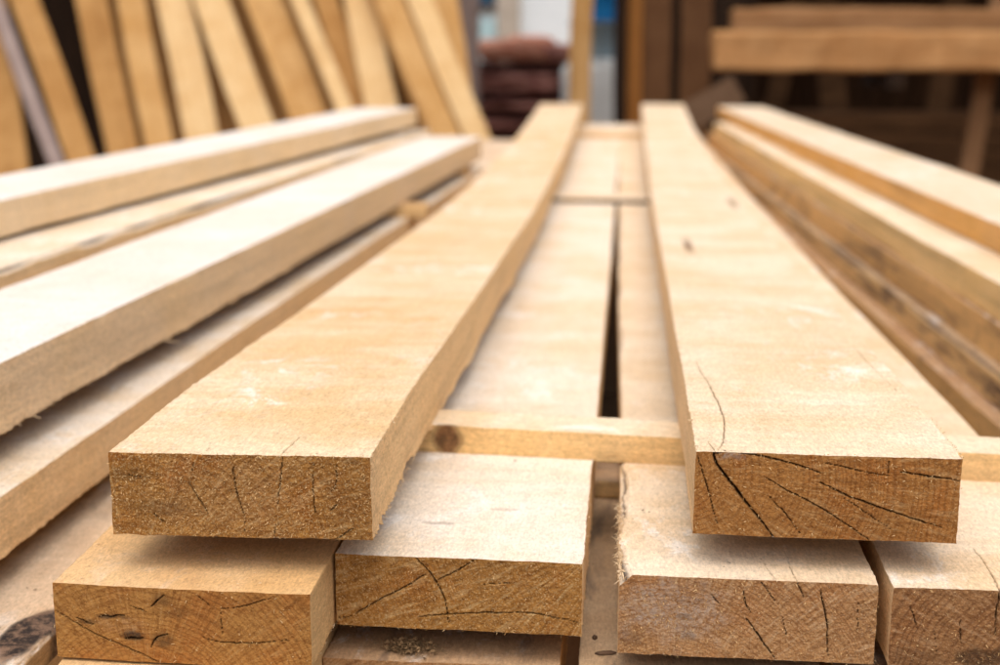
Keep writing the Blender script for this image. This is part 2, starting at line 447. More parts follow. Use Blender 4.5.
        paint[:, 3] = .5 + .32 * noise3(rq, (1, 1, 1), seed + 44) + .22 * noise3(rq, (2.7, 1.6, 1), seed + 45)
        parts.append((P, grid_faces(nt + 1, ns + 1), 1, paint, ring))
        # --- far end: plain cap
    fx = np.linspace(-hw, hw, 7); fz = np.linspace(0, t, 4)
    FX, FZ = np.meshgrid(fx, fz, indexing='ij')
    b = np.stack([FX.ravel(), np.full(FX.size, L), FZ.ravel()], 1)
    P, paint = deform(b); paint[:] = 0
    parts.append((P, grid_faces(7, 4, True), 1, paint, np.zeros(len(b))))
    if n_fib:
        def place(rng, k):
            q = np.stack([rng.uniform(-hw, hw, k), np.zeros(k), rng.uniform(0, t, k)], 1)
            q[:, 1] = .0001 + skew * q[:, 0]
            return q
        parts.append(fibres(int(n_fib * .6), place, 2, seed + 5, out=fib_out, w=fib_w))
        parts.append(fibres(int(n_fib * .4), place, 3, seed + 6, out=fib_out, w=fib_w))
    for (q, y0, y1, k, lmax) in edge_fib:            # frayed fibres along a long edge
        sx, sz = ((-1, 1), (1, 1), (-1, 0), (1, 0))[q]
        def place(rng, kk):
            return np.stack([np.full(kk, sx * hw) + rng.normal(0, .0006, kk), rng.uniform(y0, y1, kk), np.full(kk, t * sz) + rng.normal(0, .0006, kk)], 1)
        parts.append(fibres(k, place, 4, seed + 9 + q, lmin=.001, lmax=lmax, w=.00025, out=(sx * .8, -.4, -.3 if not sz else -.1)))
    V, F, MI, PA, RG = merge_parts(parts)
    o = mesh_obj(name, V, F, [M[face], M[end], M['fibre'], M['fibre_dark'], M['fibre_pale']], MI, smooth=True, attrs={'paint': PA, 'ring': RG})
    o.location = (x, y, z); o.rotation_euler = (0, 0, -R(heading))
    tag(o, label, cat, group)
    return o
end_marks = {}

# ================================================================== the timber pile
def uv_crop(pts, x0, dx, y0, h, sl=0):
    return [((a - x0) / dx, (b - y0 - sl * (a - x0)) / h) for a, b in pts]

# ---- two upper planks, lying on the thin spacers
end_marks['plank101'] = [(.08, .28, .12, .10, 2, .35), (.15, .66, .16, .10, 2, .38), (.45, .5, .3, .6, 1, .10), (.93, .5, .1, .6, 2, .18)]
P1 = plank('plank', 'left of the two topmost planks, its near end rough and fibrous with short upright cracks',
    -.213, .744, .421, .150, .049, 4.31, -.1, 'honey', 'end', 'planks laid along the pile', sag=0.047, seed=101, res=.0005, dense=.16, n_fib=5200, skew=.022,
    cracks=[([(.326, .1), (.318, .22)], .7), ([(.305, .35), (.347, .56), (.376, .73)], 1.0),
            ([(.478, .1), (.481, .375), (.497, .56), (.515, .75)], 1.1), ([(.515, .75), (.508, .95)], .5),
            ([(.666, .02), (.656, .33), (.640, .58)], 1.3), ([(.636, .83), (.623, 1.0)], .7),
            ([(.784, .08), (.778, .375), (.783, .69)], .9), ([(.875, .08), (.865, .375), (.845, .44)], .8),
            ([(.872, .56), (.845, .65)], .6), ([(.93, .86), (.86, 1.0)], .8), ([(.16, .73), (.205, .84)], .9), ([(.07, .26), (.12, .30)], .6)],
    top_cracks=[([(.0235, 0), (.0265, .038)], .0014), ([(-.0045, 0), (-.004, .02)], .0005), ([(-.021, 0), (-.0205, .014)], .0005)],
    rag=(.4, .5, .5, 2.6), pith=(.1, 1.6), ring_mm=4, rough=1.5,
    edge_fib=((3, .02, .45, 260, .0032), (1, 0, .3, 200, .002), (2, 0, .1, 60, .002)), knots=((.03, .62, .004, .012, .35), (.05, .25, .02, .004, .25)))
end_marks['plank102'] = [(.13, .04, .055, .07, 1, .9), (.55, .8, .5, .3, 2, .12)]
P2 = plank('plank', 'right of the two topmost planks, near end split by a wide slanting crack',
    .1185, .7715, .421, .1475, .0495, 4.31, .25, 'cream', 'end2', 'planks laid along the pile', sag=0.047, seed=102, res=.0005, dense=.26, n_fib=1500, skew=-.02,
    cracks=[([(.07, 0), (.07, .07), (.09, .19), (.143, .38), (.21, .63), (.263, .82), (.31, 1.0)], 2.6),
            ([(.07, .02), (.12, -.01), (.18, .0), (.262, .045), (.356, .10), (.476, .21)], 1.7),
            ([(.476, .32), (.57, .46), (.663, .557), (.783, .675), (.943, .82)], 1.4),
            ([(.49, .085), (.623, .17), (.743, .23)], .9), ([(.776, .17), (.88, .21), (.996, .26)], 1.5),
            ([(.263, .27), (.356, .44), (.463, .59), (.57, .78), (.676, 1.0)], .9),
            ([(.007, .06), (.043, .36), (.063, .57), (.096, .87)], .8), ([(.29, .52), (.36, .74), (.41, .94)], .5),
            ([(.733, .04), (.733, .21)], .6), ([(.57, .5), (.75, .85)], .45)],
    top_cracks=[([(-.0625, 0), (-.0565, .02), (-.055, .044), (-.0525, .075), (-.057, .153), (-.062, .21), (-.0625, .246)], .0015),
                ([(-.0625, 0), (-.066, .02)], .0011), ([(.0625, .32), (.062, .24), (.066, .145)], .0008)],
    rag=(.6, .6, .5, .7), pith=(-.05, .25), ring_mm=3.2, rough=1.0,
    edge_fib=((3, 0, .2, 60, .003), (1, 0, .1, 60, .002), (0, 0, .3, 90, .002)),
    knots=((-.039, .99, .0065, .022, .85), (.0585, 1.59, .006, .03, .8), (-.045, .57, .004, .008, .35), (.03, 1.55, .01, .02, .3)))

# ---- the layer below
end_marks['plank111'] = [(.28, .52, .10, .12, 1, .15), (.30, .66, .05, .08, 2, .9), (.23, .41, .06, .035, 2, .8), (.12, .5, .04, .04, 2, .7),
                         (.42, .7, .04, .12, 2, .6), (.43, .15, .05, .1, 2, .5), (.48, .33, .05, .06, 2, .35)]
B1 = plank('plank', 'plank under the left topmost one, smooth brown end streaked with dark resin marks',
    -.2435, .7185, .354, .149, .045, 4.3, -.1, 'gold', 'end_smooth', 'planks laid along the pile', sag=0.045, seed=111, res=.0005, dense=.10, n_fib=350, skew=-.034,
    cracks=[([(.656, .25), (.655, .45), (.66, .65)], .8), ([(.656, .235), (.74, .2), (.855, .055)], .8),
            ([(.58, .63), (.656, .686), (.766, .68), (.917, .605)], .9), ([(.01, .38), (.147, .65), (.257, .785), (.41, 1.0)], .9),
            ([(.175, .43), (.20, .40), (.225, .42), (.25, .385), (.278, .39)], 1.3), ([(.085, .45), (.154, .54)], 1.1), ([(.375, .8), (.395, .65), (.45, .605)], 1.3),
            ([(.275, .70), (.30, .685), (.325, .70), (.345, .68)], 2.4), ([(.385, .25), (.44, .08)], 1.2), ([(.567, .07), (.615, .2)], .6), ([(.3, .25), (.37, .33)], .5)],
    rag=(.4, .5, .5, .8), pith=(.35, 1.8), ring_mm=3.5, rough=.7, edge_fib=((3, 0, .1, 60, .003),))
end_marks['plank112'] = [(.6, .15, .25, .2, 2, .10)]
B2 = plank('plank', 'pale plank with curved crossing cracks in its end, below the left topmost plank',
    -.0925, .7745, .354, .147, .0452, 4.28, .12, 'pale', 'end', 'planks laid along the pile', sag=0.045, seed=112, res=.0005, dense=.24, n_fib=1000, skew=-.022,
    cracks=[([(.326, 0), (.384, .19), (.42, .38), (.452, .6), (.464, .95)], 1.2), ([(.42, .3), (.493, .18), (.572, .01)], 1.1),
            ([(.08, .83), (.174, .62), (.275, .45), (.37, .24)], 1.2), ([(.333, .84), (.45, .78), (.68, .72), (.797, .71), (.884, .75), (.983, .81)], 1.2),
            ([(.01, .9), (.08, .86)], .6), ([(.6, .35), (.72, .3)], .4)],
    top_cracks=[([(.009, .175), (.03, .180), (.052, .163), (.068, .160)], .0009)],
    rag=(.4, .5, .4, .8), pith=(1.2, -.6), ring_mm=3, rough=.9, edge_fib=((1, 0, .2, 60, .002),), knots=((.02, .09, .01, .003, .3), (-.02, .06, .012, .003, .35)))
end_marks['plank113'] = [(.22, .45, .22, .45, 1, .75), (.25, .5, .03, .06, 2, .6), (.28, .75, .03, .06, 2, .5), (.06, .8, .06, .2, 2, .3)]
B3 = plank('plank', 'plank with frayed bark along its left edge, under the right topmost plank',
    .0755, .757, .351, .145, .048, 4.3, -.27, 'cream', 'end3', 'planks laid along the pile', sag=0.045, seed=113, res=.0005, dense=.24, n_fib=1700, skew=-.026,
    cracks=[([(.485, .13), (.49, .28), (.515, .4)], 1.1), ([(.5, .49), (.547, .68), (.588, .86), (.62, 1.0)], 1.4),
            ([(.78, .10), (.81, .45), (.816, .7), (.823, .95)], 1.4), ([(.55, .02), (.58, .15), (.623, .3)], .7),
            ([(.69, .0), (.705, .12), (.72, .2)], .7), ([(.64, .45), (.66, .7)], .5), ([(.925, .2), (.93, .62)], .5), ([(.36, .2), (.4, .35)], .5)],
    top_cracks=[([(.016, 0), (.0105, .035)], .0006), ([(.0275, 0), (.0265, .01), (.026, .032)], .0009)],
    wane=((0, .0035, .0035, 16),), rag=(1.6, .4, .6, .4), pith=(.2, 1.9), ring_mm=2.6, rough=1.1, edge_fib=((0, .0, .13, 420, .007), (3, 0, .1, 30, .002)))
end_marks['plank114'] = [(.40, .85, .16, .18, 2, .8), (.15, .9, .2, .2, 2, .3)]
B4 = plank('plank', 'rightmost near plank end, split by a slanted crack on its top',
    .2175, .752, .351, .125, .048, 4.3, -.586, 'cream', 'end4', 'planks laid along the pile', sag=0.045, bulge=.03, seed=114, res=.0005, dense=.14, n_fib=800, skew=-.022,
    cracks=[([(.464, .0), (.457, .25), (.46, .55)], 1.5), ([(.077, .22), (.117, .5)], .6), ([(.304, .38), (.316, .67)], .8), ([(.19, .48), (.21, .8)], .5)],
    top_cracks=[([(-.0045, 0), (-.0025, .036), (-.004, .066)], .0016)],
    rag=(.4, .6, .4, .4), pith=(.9, 1.5), ring_mm=4.2, rough=1.0)

# ---- the bottom layer
C = [
 ('plank', 'dusty bottom plank at lower left corner of the photo with a dark bark patch', -.4505, .735, .29, .197, .045, 4.4, 0., 'dustypale', 120, dict(stains=((.0845, .055, .0155, .048),), rag=(.5, 1.2, .5, .5), wane=((1, .001, .002, 14),))),
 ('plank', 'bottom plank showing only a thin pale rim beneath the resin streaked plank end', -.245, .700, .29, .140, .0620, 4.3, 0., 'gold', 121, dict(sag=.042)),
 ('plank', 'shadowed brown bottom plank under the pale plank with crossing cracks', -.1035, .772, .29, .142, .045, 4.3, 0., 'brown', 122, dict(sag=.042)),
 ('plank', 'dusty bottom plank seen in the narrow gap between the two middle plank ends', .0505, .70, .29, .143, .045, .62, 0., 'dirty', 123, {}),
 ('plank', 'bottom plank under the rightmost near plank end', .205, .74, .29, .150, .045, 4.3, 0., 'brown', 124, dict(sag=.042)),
]
for nm, lb, x, y, z, w, t, L, hd, mt, sd, kw in C:
    plank(nm, lb, x, y, z, w, t, L, hd, mt, 'end3', 'planks laid along the pile', seed=sd, res=.0012, dense=.12, step=.0015, **kw)

# ---- thin spacer battens between the layers (their long axis is across the pile)
def batten(label, xa, ya, xb, yb, z, w, t, seed, face='gold', knot=None, hi=False):
    L = math.hypot(xb - xa, yb - ya)
    ang = math.degrees(math.atan2(xb - xa, yb - ya))
    sk = []
    if knot is not None: sk = [(1, knot, t * .50, .0105, .0125)]
    return plank('spacer_batten', label, xa, ya, z, w, t, L, ang, face, 'end2', 'spacer battens between plank layers', 'batten', seed=seed,
                 res=.0007 if hi else .002, dense=.4 if hi else .02, step=.0014 if hi else .006, far=.02 if hi else .04, side_knots=sk, rag=(.4, .5, .3, .4))
batten('nearest thin batten, a dark round knot in its front face', -.30, 1.032, .33, .972,   .3968, .043, .0215, 201, 'batten', .176, True)
batten('middle thin batten crossing between the two topmost planks, its front face a dark line', -.31, 3.055, .185, 3.015, .3560, .105, .0092, 202, 'lath')
batten('farthest thin batten at the distant end of the two topmost planks', -.31, 4.60, .20, 4.62, .3850, .060, .0190, 203, 'cream')
batten('stubby batten end poking out under the whitest plank on the left', -.90, 2.34, -.335, 2.39, .3992, .045, .0212, 204, 'gold')
batten('batten under the far end of the white plank on the left', -.85, 3.10, -.34, 3.12, .3992, .045, .0212, 205, 'brown')
batten('short dark batten below the gap between the two middle planks', -.34, 1.120, .30, 1.10, .3352, .045, .0150, 206, 'dirty')
batten('batten in the dark under the shaded plank at the left', -.62, 1.55, -.30, 1.55, .3352, .045, .0150, 207, 'dirty')

# ---- the planks on the left, fanned out a little
plank('plank', 'shaded plank at the left, lying directly below the whitest plank',
    -.493, .50, .357, .150, .042, 2.90, 1.0, 'pale', 'end2', 'planks laid along the pile', seed=131, res=.0009, dense=.9, step=.002, rag=(.5, .5, .5, .8), bow=.053)
wp = plank('plank', 'whitest plank, lying on the left with an overhanging far end and ragged lower edge',
    -.5265, .66, .4212, .143, .0508, 2.66, 2.6, 'white', 'end2', 'planks laid along the pile', seed=132, res=.0009, dense=.9, step=.002, rag=(.5, .9, .5, 1.3), bow=.0,
    edge_fib=((3, .2, 1.4, 260, .003),))
for i, (yy, L_, d) in enumerate([(.60, .020, (.8, .35, -.25)), (.79, .016, (.75, -.2, .05)), (.33, .010, (.8, .2, -.5))]):
    d = Vector(d).normalized(); sd_ = d.cross(Vector((0, 0, 1))).normalized()
    V = []
    for k in range(6):
        u = k / 5; wd = .0011 * (1 - u) ** .7 + .0001
        for e in ((-1, 0), (0, .6), (1, 0), (0, -.6)):
            p = Vector((.0695, yy, .001)) + d * L_ * u + sd_ * wd * e[0] + Vector((0, 0, 1)) * (wd * e[1] + .0016 * u * u)
            V.append(tuple(p))
    F = [(k * 4 + a, k * 4 + (a + 1) % 4, k * 4 + 4 + (a + 1) % 4, k * 4 + 4 + a) for k in range(5) for a in range(4)] + [(20, 21, 22, 23), (3, 2, 1, 0)]
    mesh_obj('splinter', np.array(V), F, [M['fibre_pale']], parent=wp, smooth=True)
plank('plank', 'yellowish wavy edged plank between the whitest plank and the outermost left plank',
    -.7455, .80, .4212, .235, .061, 2.60, 3.6, 'pale', 'end2', 'planks laid along the pile', seed=133, res=.0012, dense=.8, step=.004, rag=(.5, 1.5, .5, 2.0),
    wane=((1, .004, .005, 5),))
plank('plank', 'outermost left plank, raised on top of the yellowish one beside the leaning boards',
    -.822, .70, .4828, .142, .0400, 2.66, 5.6, 'white', 'end2', 'planks laid along the pile', seed=134, res=.0012, dense=.8, step=.004, rag=(.5, .7, .5, .7)).rotation_euler.x = R(.3)
plank('plank', 'lower plank in the left stack beneath the yellowish plank', -.70, .80, .357, .22, .042, 2.7, 3., 'gold', 'end2', 'planks laid along the pile', seed=135, res=.003, dense=.05, step=.006)

# ---- the stack on the right
plank('plank', 'topmost plank of the right stack, cream on top with an amber side',
    .5945, .55, .4405, .147, .035, 4.25, -2.8, 'amber', 'end2', 'planks in the right hand stack', seed=141, res=.0012, dense=.8, step=.004, rag=(.5, .6, .5, .6))
plank('plank', 'second plank down in the right stack, its pale rim jutting out',
    .5290, .55, .400, .160, .040, 3.95, -2.4, 'rside', 'end2', 'planks in the right hand stack', seed=142, res=.0012, dense=.8, step=.004, rag=(1.0, .6, 2.0, .6))
plank('plank', 'third plank down in the right stack, brown with a dark waney edge',
    .518, .55, .3600, .150, .0395, 4.1, -2.4, 'brown', 'end2', 'planks in the right hand stack', seed=143, res=.0012, dense=.8, step=.004, rag=(1.5, .6, 2.0, .6), wane=((0, .002, .003, 3),), side_bark=((-1, 0, 4.1, .40), (-1, 1.6, .05, .9)))
plank('plank', 'fourth plank down in the right stack, stained grey with bark along its side',
    .505, .55, .3250, .150, .0345, 4.1, -2.4, 'dirty', 'end3', 'planks in the right hand stack', seed=144, res=.0012, dense=.8, step=.004, rag=(2.0, .6, 2.0, .6), wane=((0, .003, .005, 3.5),), side_bark=((-1, .0, 4.1, .55), (-1, .75, .22, .9), (-1, 1.5, .2, .7)))
plank('plank', 'lowest plank in the right stack, showing a narrow tan edge',
    .484, .55, .2902, .150, .0345, 4.2, -2.35, 'brown', 'end2', 'planks in the right hand stack', seed=145, res=.0012, dense=.8, step=.004, rag=(1.5, .6, 1.0, .6))

# ---- heavy bearers that carry the pile
def box_mesh(name, sx, sy, sz, mat, parent=None, bevel=.004, seed=0, jit=.0015, cuts=4):
    nx, ny, nz = [max(2, min(40, int(s / .06) + 2)) for s in (sx, sy, sz)]
    V = []; F = []; off = 0
    rng = (np.linspace(-.5, .5, nx), np.linspace(-.5, .5, ny), np.linspace(0, 1, nz))
    idx = {}
    def vid(i, j, k):
        key = (i, j, k)
        if key not in idx:
            idx[key] = len(V); V.append((rng[0][i] * sx, rng[1][j] * sy, rng[2][k] * sz))
        return idx[key]
    for i in range(nx - 1):
        for j in range(ny - 1):
            F.append((vid(i, j, 0), vid(i, j + 1, 0), vid(i + 1, j + 1, 0), vid(i + 1, j, 0)))
            F.append((vid(i, j, nz - 1), vid(i + 1, j, nz - 1), vid(i + 1, j + 1, nz - 1), vid(i, j + 1, nz - 1)))
    for i in range(nx - 1):
        for k in range(nz - 1):
            F.append((vid(i, 0, k), vid(i + 1, 0, k), vid(i + 1, 0, k + 1), vid(i, 0, k + 1)))
            F.append((vid(i, ny - 1, k), vid(i, ny - 1, k + 1), vid(i + 1, ny - 1, k + 1), vid(i + 1, ny - 1, k)))
    for j in range(ny - 1):
        for k in range(nz - 1):
            F.append((vid(0, j, k), vid(0, j, k + 1), vid(0, j + 1, k + 1), vid(0, j + 1, k)))
            F.append((vid(nx - 1, j, k), vid(nx - 1, j + 1, k), vid(nx - 1, j + 1, k + 1), vid(nx - 1, j, k + 1)))
    V = np.array(V)
    for c in range(3):
        V[:, c] += jit * noise3(V, (9, 9, 9), seed * 7 + c + 3)
    o = mesh_obj(name, V, F, [mat], parent=parent, smooth=False)
    if bevel:
        md = o.modifiers.new('bevel', 'BEVEL'); md.width = bevel; md.segments = 2; md.limit_method = 'ANGLE'; md.angle_limit = R(50)
    return o
M['beam'] = wood_face('bearer_wood', (.20, .12, .07), (.10, .06, .035), (.30, .20, .13), .5, .5, axis=0)
for i, yy in enumerate((1.05, 2.8, 4.5)):
    o = box_mesh('bearer', 1.45, .15, (.289, .246, .285)[i], M['beam'], seed=i, bevel=.006)
    o.location = (-.08, yy, 0)
    tag(o, ('nearest', 'middle', 'farthest')[i] + ' heavy timber bearer on the ground under the plank pile', 'bearer', 'bearers under the pile')

# ---- loose bits on the planks
def chips(name, n, place, mat, seed, smin, smax, label, cat, kind=None, flat=.35):
    rng = np.random.RandomState(seed)
    p = place(rng, n)
    V = []; F = []
    tet = np.array([(-.5, -.3, 0), (.5, -.25, .1), (.35, .4, 0), (-.3, .35, .12), (0, 0, .5)])
    for i in range(n):
        s = rng.uniform(smin, smax) * rng.choice([.6, .8, 1, 1.4])
        a = rng.uniform(0, 6.28)
        q = tet * (1, rng.uniform(.3, .9), flat) + rng.normal(0, .08, (5, 3)) * (1, 1, .3)
        q = q * s
        c, sn = math.cos(a), math.sin(a)
        q = np.stack([q[:, 0] * c - q[:, 1] * sn, q[:, 0] * sn + q[:, 1] * c, np.abs(q[:, 2])], 1) + p[i]
        o = len(V); V += list(q)
        F += [(o, o + 1, o + 4), (o + 1, o + 2, o + 4), (o + 2, o + 3, o + 4), (o + 3, o, o + 4), (o + 3, o + 2, o + 1, o)]
    ob = mesh_obj(name, np.array(V), F, [mat], smooth=False)
    tag(ob, label, cat, None, kind)
    return ob
M['dust'] = plain('sawdust', (.56, .36, .18), (.66, .48, .30), 300, .95, .0001)
M['bark'] = plain('bark_bits', (.06, .035, .022), (.17, .10, .06), 160, .95, .0006)
def on_top(regions):
    def f(rng, n):
        out = []
        for i in range(n):
            x0, x1, y0, y1, z = regions[rng.randint(len(regions))]
            out.append((rng.uniform(x0, x1), y0 + (y1 - y0) * rng.uniform(0, 1) ** 1.3, z))
        return np.array(out)
    return f
chips('sawdust', 900, on_top([(-.285, -.14, .75, 1.3, .4703), (.05, .19, .78, 1.2, .4708), (-.15, -.02, .785, .99, .3994), (-.14, -.03, .79, .93, .3994), (.01, .145, .765, .98, .3994),
      (.155, .27, .76, .95, .3994), (-.315, -.18, .722, .8, .3993), (-.018, .003, .75, 1.05, .3352)]), M['dust'], 3, .0006, .0018,
      'fine pale sawdust scattered over the plank tops', 'sawdust', 'stuff')
chips('bark_crumbs', 130, on_top([(-.018, .003, .72, 1.0, .3352), (-.018, .003, .74, .84, .3352), (-.15, -.02, .785, .99, .3994), (.01, .14, .77, .9, .3994), (-.40, -.36, .74, .9, .3354)]), M['bark'], 5, .0008, .0024,
      'dark bark crumbs lying along the gap and the planks beside it', 'bark crumbs', 'stuff')
def lump(name, loc, size, mat, label, cat, seed, n=14, group=None, sq=(1, 1, 1), rot=0):
    """an irregular crumbly piece: a noisy rounded body"""
    th = np.linspace(0, math.pi, n); ph = np.linspace(0, 2 * math.pi, 2 * n, endpoint=False)
    T, P = np.meshgrid(th, ph, indexing='ij')
    d = np.stack([np.sin(T) * np.cos(P), np.sin(T) * np.sin(P), np.cos(T)], -1).reshape(-1, 3)
    r = 1 + .28 * noise3(d, (1.6,) * 3, seed) + .22 * noise3(d, (4,) * 3, seed + 1) + .12 * noise3(d, (9,) * 3, seed + 2)
    V = d * r[:, None] * np.array(size) * .5
    V = np.maximum(V, [-9, -9, -size[2] * .42]); V[:, 2] += size[2] * .42
    m = 2 * n; F = []
    for i in range(n - 1):
        for j in range(m):
            F.append((i * m + j, (i + 1) * m + j, (i + 1) * m + (j + 1) % m, i * m + (j + 1) % m))
    o = mesh_obj(name, V, F, [mat], smooth=True)
    o.location = loc; o.rotation_euler = (0, 0, rot)
    tag(o, label, cat, group)
    return o
for i, (x, y, sx, sy, rz, lb) in enumerate([(-.0055, .790, .0115, .004, .2, 'largest dark flat chip in the gap between the middle planks'),
                                   (-.0155, .767, .008, .006, 1.9, 'dark chip at the left side of the gap, near the frame bottom'),
                                   (-.0005, .765, .008, .007, .6, 'dark chip at the right side of the gap, near the frame bottom'),
                                   (-.012, .812, .004, .003, .9, 'smallest dark chip farther up the gap between the middle planks')]):
    lump('bark_chip', (x, y, .3353), (sx, sy, .003), M['bark'], lb, 'bark chip', 40 + i, 8, 'bark chips in the gap', rot=rz)
M['crumb'] = plain('debris_crumb', (.10, .06, .03), (.32, .20, .10), 260, .95, .0015)
def heap(rng, n):
    a = rng.normal(0, 1, (n, 3)) * (.0085, .004, .0035)
    a[:, 2] = np.abs(a[:, 2])
    return a
dc = chips('debris_clump', 420, heap, M['crumb'], 77, .0010, .0030, 'crumbly dark clump of bark and dust under the pale plank with crossing cracks', 'debris', flat=.9)
dc.location = (-.124, .785, .3353)

# ================================================================== ground and surroundings
M['ground'] = plain('packed_earth', (.15, .088, .048), (.28, .175, .10), 2.2, .95, .02)
g = mesh_obj('ground', np.array([(-60, -30, 0), (60, -30, 0), (60, 90, 0), (-60, 90, 0)]), [(0, 1, 2, 3)], [M['ground']], smooth=False)
tag(g, 'bare brown earth of the timber yard', None, None, 'structure')

def board(name, base, d, w, t, L, mat, label=None, cat=None, group=None, seed=0, parent=None, twist=0.):
    """a board standing on its foot at base, running along unit direction d, its broad face to the front"""
    n = max(4, int(L / .12)); nx = 6
    prof = []
    for i in range(nx + 1): prof.append((-w / 2 + w * i / nx, -t / 2))
    for i in range(nx + 1): prof.append((w / 2 - w * i / nx, t / 2))
    prof = np.array(prof); m = len(prof)
    zz = np.linspace(0, L, n + 1)
    V = np.stack([np.tile(prof[:, 0], n + 1), np.tile(prof[:, 1], n + 1), np.repeat(zz, m)], 1)
    V[:, 0] += .004 * noise3(V, (.01, .01, 3), seed) + .0012 * noise3(V, (14, 14, 9), seed + 1)
    V[:, 1] += .002 * noise3(V, (9, 1, 4), seed + 2)
    F = []
    for k in range(n):
        for i in range(m):
            F.append((k * m + i, k * m + (i + 1) % m, (k + 1) * m + (i + 1) % m, (k + 1) * m + i))
    F.append(tuple(range(m))[::-1]); F.append(tuple(n * m + i for i in range(m)))
    o = mesh_obj(name, V, F, [mat], parent=parent, smooth=False)
    d = Vector(d).normalized()
    xax = Vector((1, 0, 0)); yax = d.cross(xax).normalized(); xax = yax.cross(d).normalized()
    mt = Matrix((xax, yax, d)).transposed().to_4x4() @ Matrix.Rotation(twist, 4, 'Z')
    mt.translation = Vector(base)
    o.matrix_world = mt
    if label: tag(o, label, cat, group)
    return o

LB = [
 (-2.402, -.2362, .4021, .8846, .160, 'tan3', 0, 'honey board leaning at the left edge of the photo, cut off by it'),
 (-2.133, -.4348, .3726, .8198, .060, 'greywood', -.05, 'narrow weathered grey board crossing in front of a tan one at the far left'),
 (-2.048, -.4114, .3772, .8298, .116, 'tan3', 0, 'tan board leaning just left of the wide black gap'),
 (-1.908, -.2926, .3957, .8705, .132, 'tan3', 0, 'tan board leaning just right of the wide black gap'),
 (-1.760, -.2733, .3981, .8757, .120, 'tan', .0, 'second leaning board right of the wide black gap'),
 (-1.570, -.2823, .3970, .8733, .144, 'tan2', .0, 'third leaning board right of the wide black gap, evenly tan'),
 (-1.287, -.3887, .3813, .8388, .144, 'tan2', -.02, 'leaning board with a lighter right half, middle of the left row'),
 (-1.067, -.3991, .3794, .8347, .160, 'tan', .0, 'broad golden board leaning next to the board with a lighter half'),
 (-.885, -.4130, .3769, .8291, .068, 'tan2', -.06, 'narrow bright lath leaning in front of the row'),
 (-.879, -.3374, .3895, .8570, .104, 'tan3', .03, 'shaded board behind the narrow bright lath'),
 (-.841, -.2383, .4019, .8841, .136, 'tan2', -.01, 'pale upright leaning board right of the narrow bright lath'),
 (-.545, -.4034, .3786, .8330, .120, 'tan', -.06, 'pale board leaning steeply, second from the right end of the row'),
 (-.420, -.4052, .3783, .8323, .105, 'tan2', -.04, 'rightmost board of the leaning row, beside the red pile'),
 (-.590, -.1714, .4077, .8969, .152, 'tan', .07, 'almost upright tan board behind the right end of the leaning row'),
]
for i, (x, dx, dy, dz, w, mt, yo, lb) in enumerate(LB):
    y0 = 5.359 + yo
    L = (6.52 - y0) / dy - .03
    tw = R((14, 20, 12, 16, 22, 14, 10, 18, 12, 9, 15, 20, 17, 13)[i])
    board('leaning_board', (x, y0, .006), (dx, dy, dz), w * .93, (.045, .034, .05, .055)[i % 4], min(L, 2.95), M[mt], lb, 'board', 'boards leaning against the left shed wall', seed=300 + i * 5, twist=tw)

for i, (x, dx, w, lb) in enumerate([(-1.83, -.285, .15, 'added brown filler board behind the gap right of the black gap'), (-1.655, -.28, .15, 'added brown filler board behind the second and third boards right of the black gap'),  # filler boards added, brown like the shaded side faces in the gaps
      (-1.43, -.335, .17, 'added brown filler board behind the board with a lighter half'), (-1.185, -.395, .16, 'added brown filler board behind the broad golden board'),
      (-.97, -.39, .16, 'added brown filler board behind the narrow bright lath, mostly hidden'), (-.63, -.32, .22, 'added brown filler board between the two pale boards at right')]):
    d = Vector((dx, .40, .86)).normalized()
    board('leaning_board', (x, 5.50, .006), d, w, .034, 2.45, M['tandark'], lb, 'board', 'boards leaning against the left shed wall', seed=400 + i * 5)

# ---- left shed wall the boards lean on
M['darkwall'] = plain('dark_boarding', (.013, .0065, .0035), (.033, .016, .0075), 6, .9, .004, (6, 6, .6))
M['shedwood'] = wood_face('shed_boarding', (.115, .050, .020), (.055, .024, .010), (.17, .082, .036), .5, .3, axis=2, grain=.8)
M['shedorange'] = wood_face('shed_board_orange', (.30, .115, .025), (.16, .06, .014), (.36, .16, .045), .4, .3, axis=2, grain=.8)
M['roof'] = plain('roof_sheet', (.05, .04, .035), (.09, .075, .06), 3, .7, .003)
sh = empty('shed', (-2.3, 6.6, 0))
tag(sh, 'dark boarded shed behind the leaning boards on the left', 'shed')
def wall_boards(parent, x0, x1, y, h, bw, mat, seed, name='wall'):
    """vertical boarding as one wall mesh"""
    n = int(round((x1 - x0) / bw)); rng = np.random.RandomState(seed)
    V = []; F = []
    for i in range(n):
        a = x0 + (x1 - x0) * i / n + .004; b = x0 + (x1 - x0) * (i + 1) / n - .004
        yo = rng.uniform(0, .012)
        o = len(V)
        for zz in (0, h):
            V += [(a, y + yo, zz), (b, y + yo, zz), (b, y + .03 + yo, zz), (a, y + .03 + yo, zz)]
        F += [(o, o + 1, o + 5, o + 4), (o + 1, o + 2, o + 6, o + 5), (o + 2, o + 3, o + 7, o + 6), (o + 3, o, o + 4, o + 7), (o + 4, o + 5, o + 6, o + 7), (o + 3, o + 2, o + 1, o)]
    o = len(V)
    for zz in (0.005, h - .01):
        V += [(x0, y + .05, zz), (x1, y + .05, zz)]
    F += [(o, o + 1, o + 3, o + 2)]
    ob = mesh_obj(name, np.array(V), F, [mat], smooth=False)
    ob.parent = parent; ob.matrix_parent_inverse = Matrix.Translation(-Vector(parent.location))
    return ob
wall_boards(sh, -4.6, -.735, 6.60, 3.0, .145, M['darkwall'], 4)
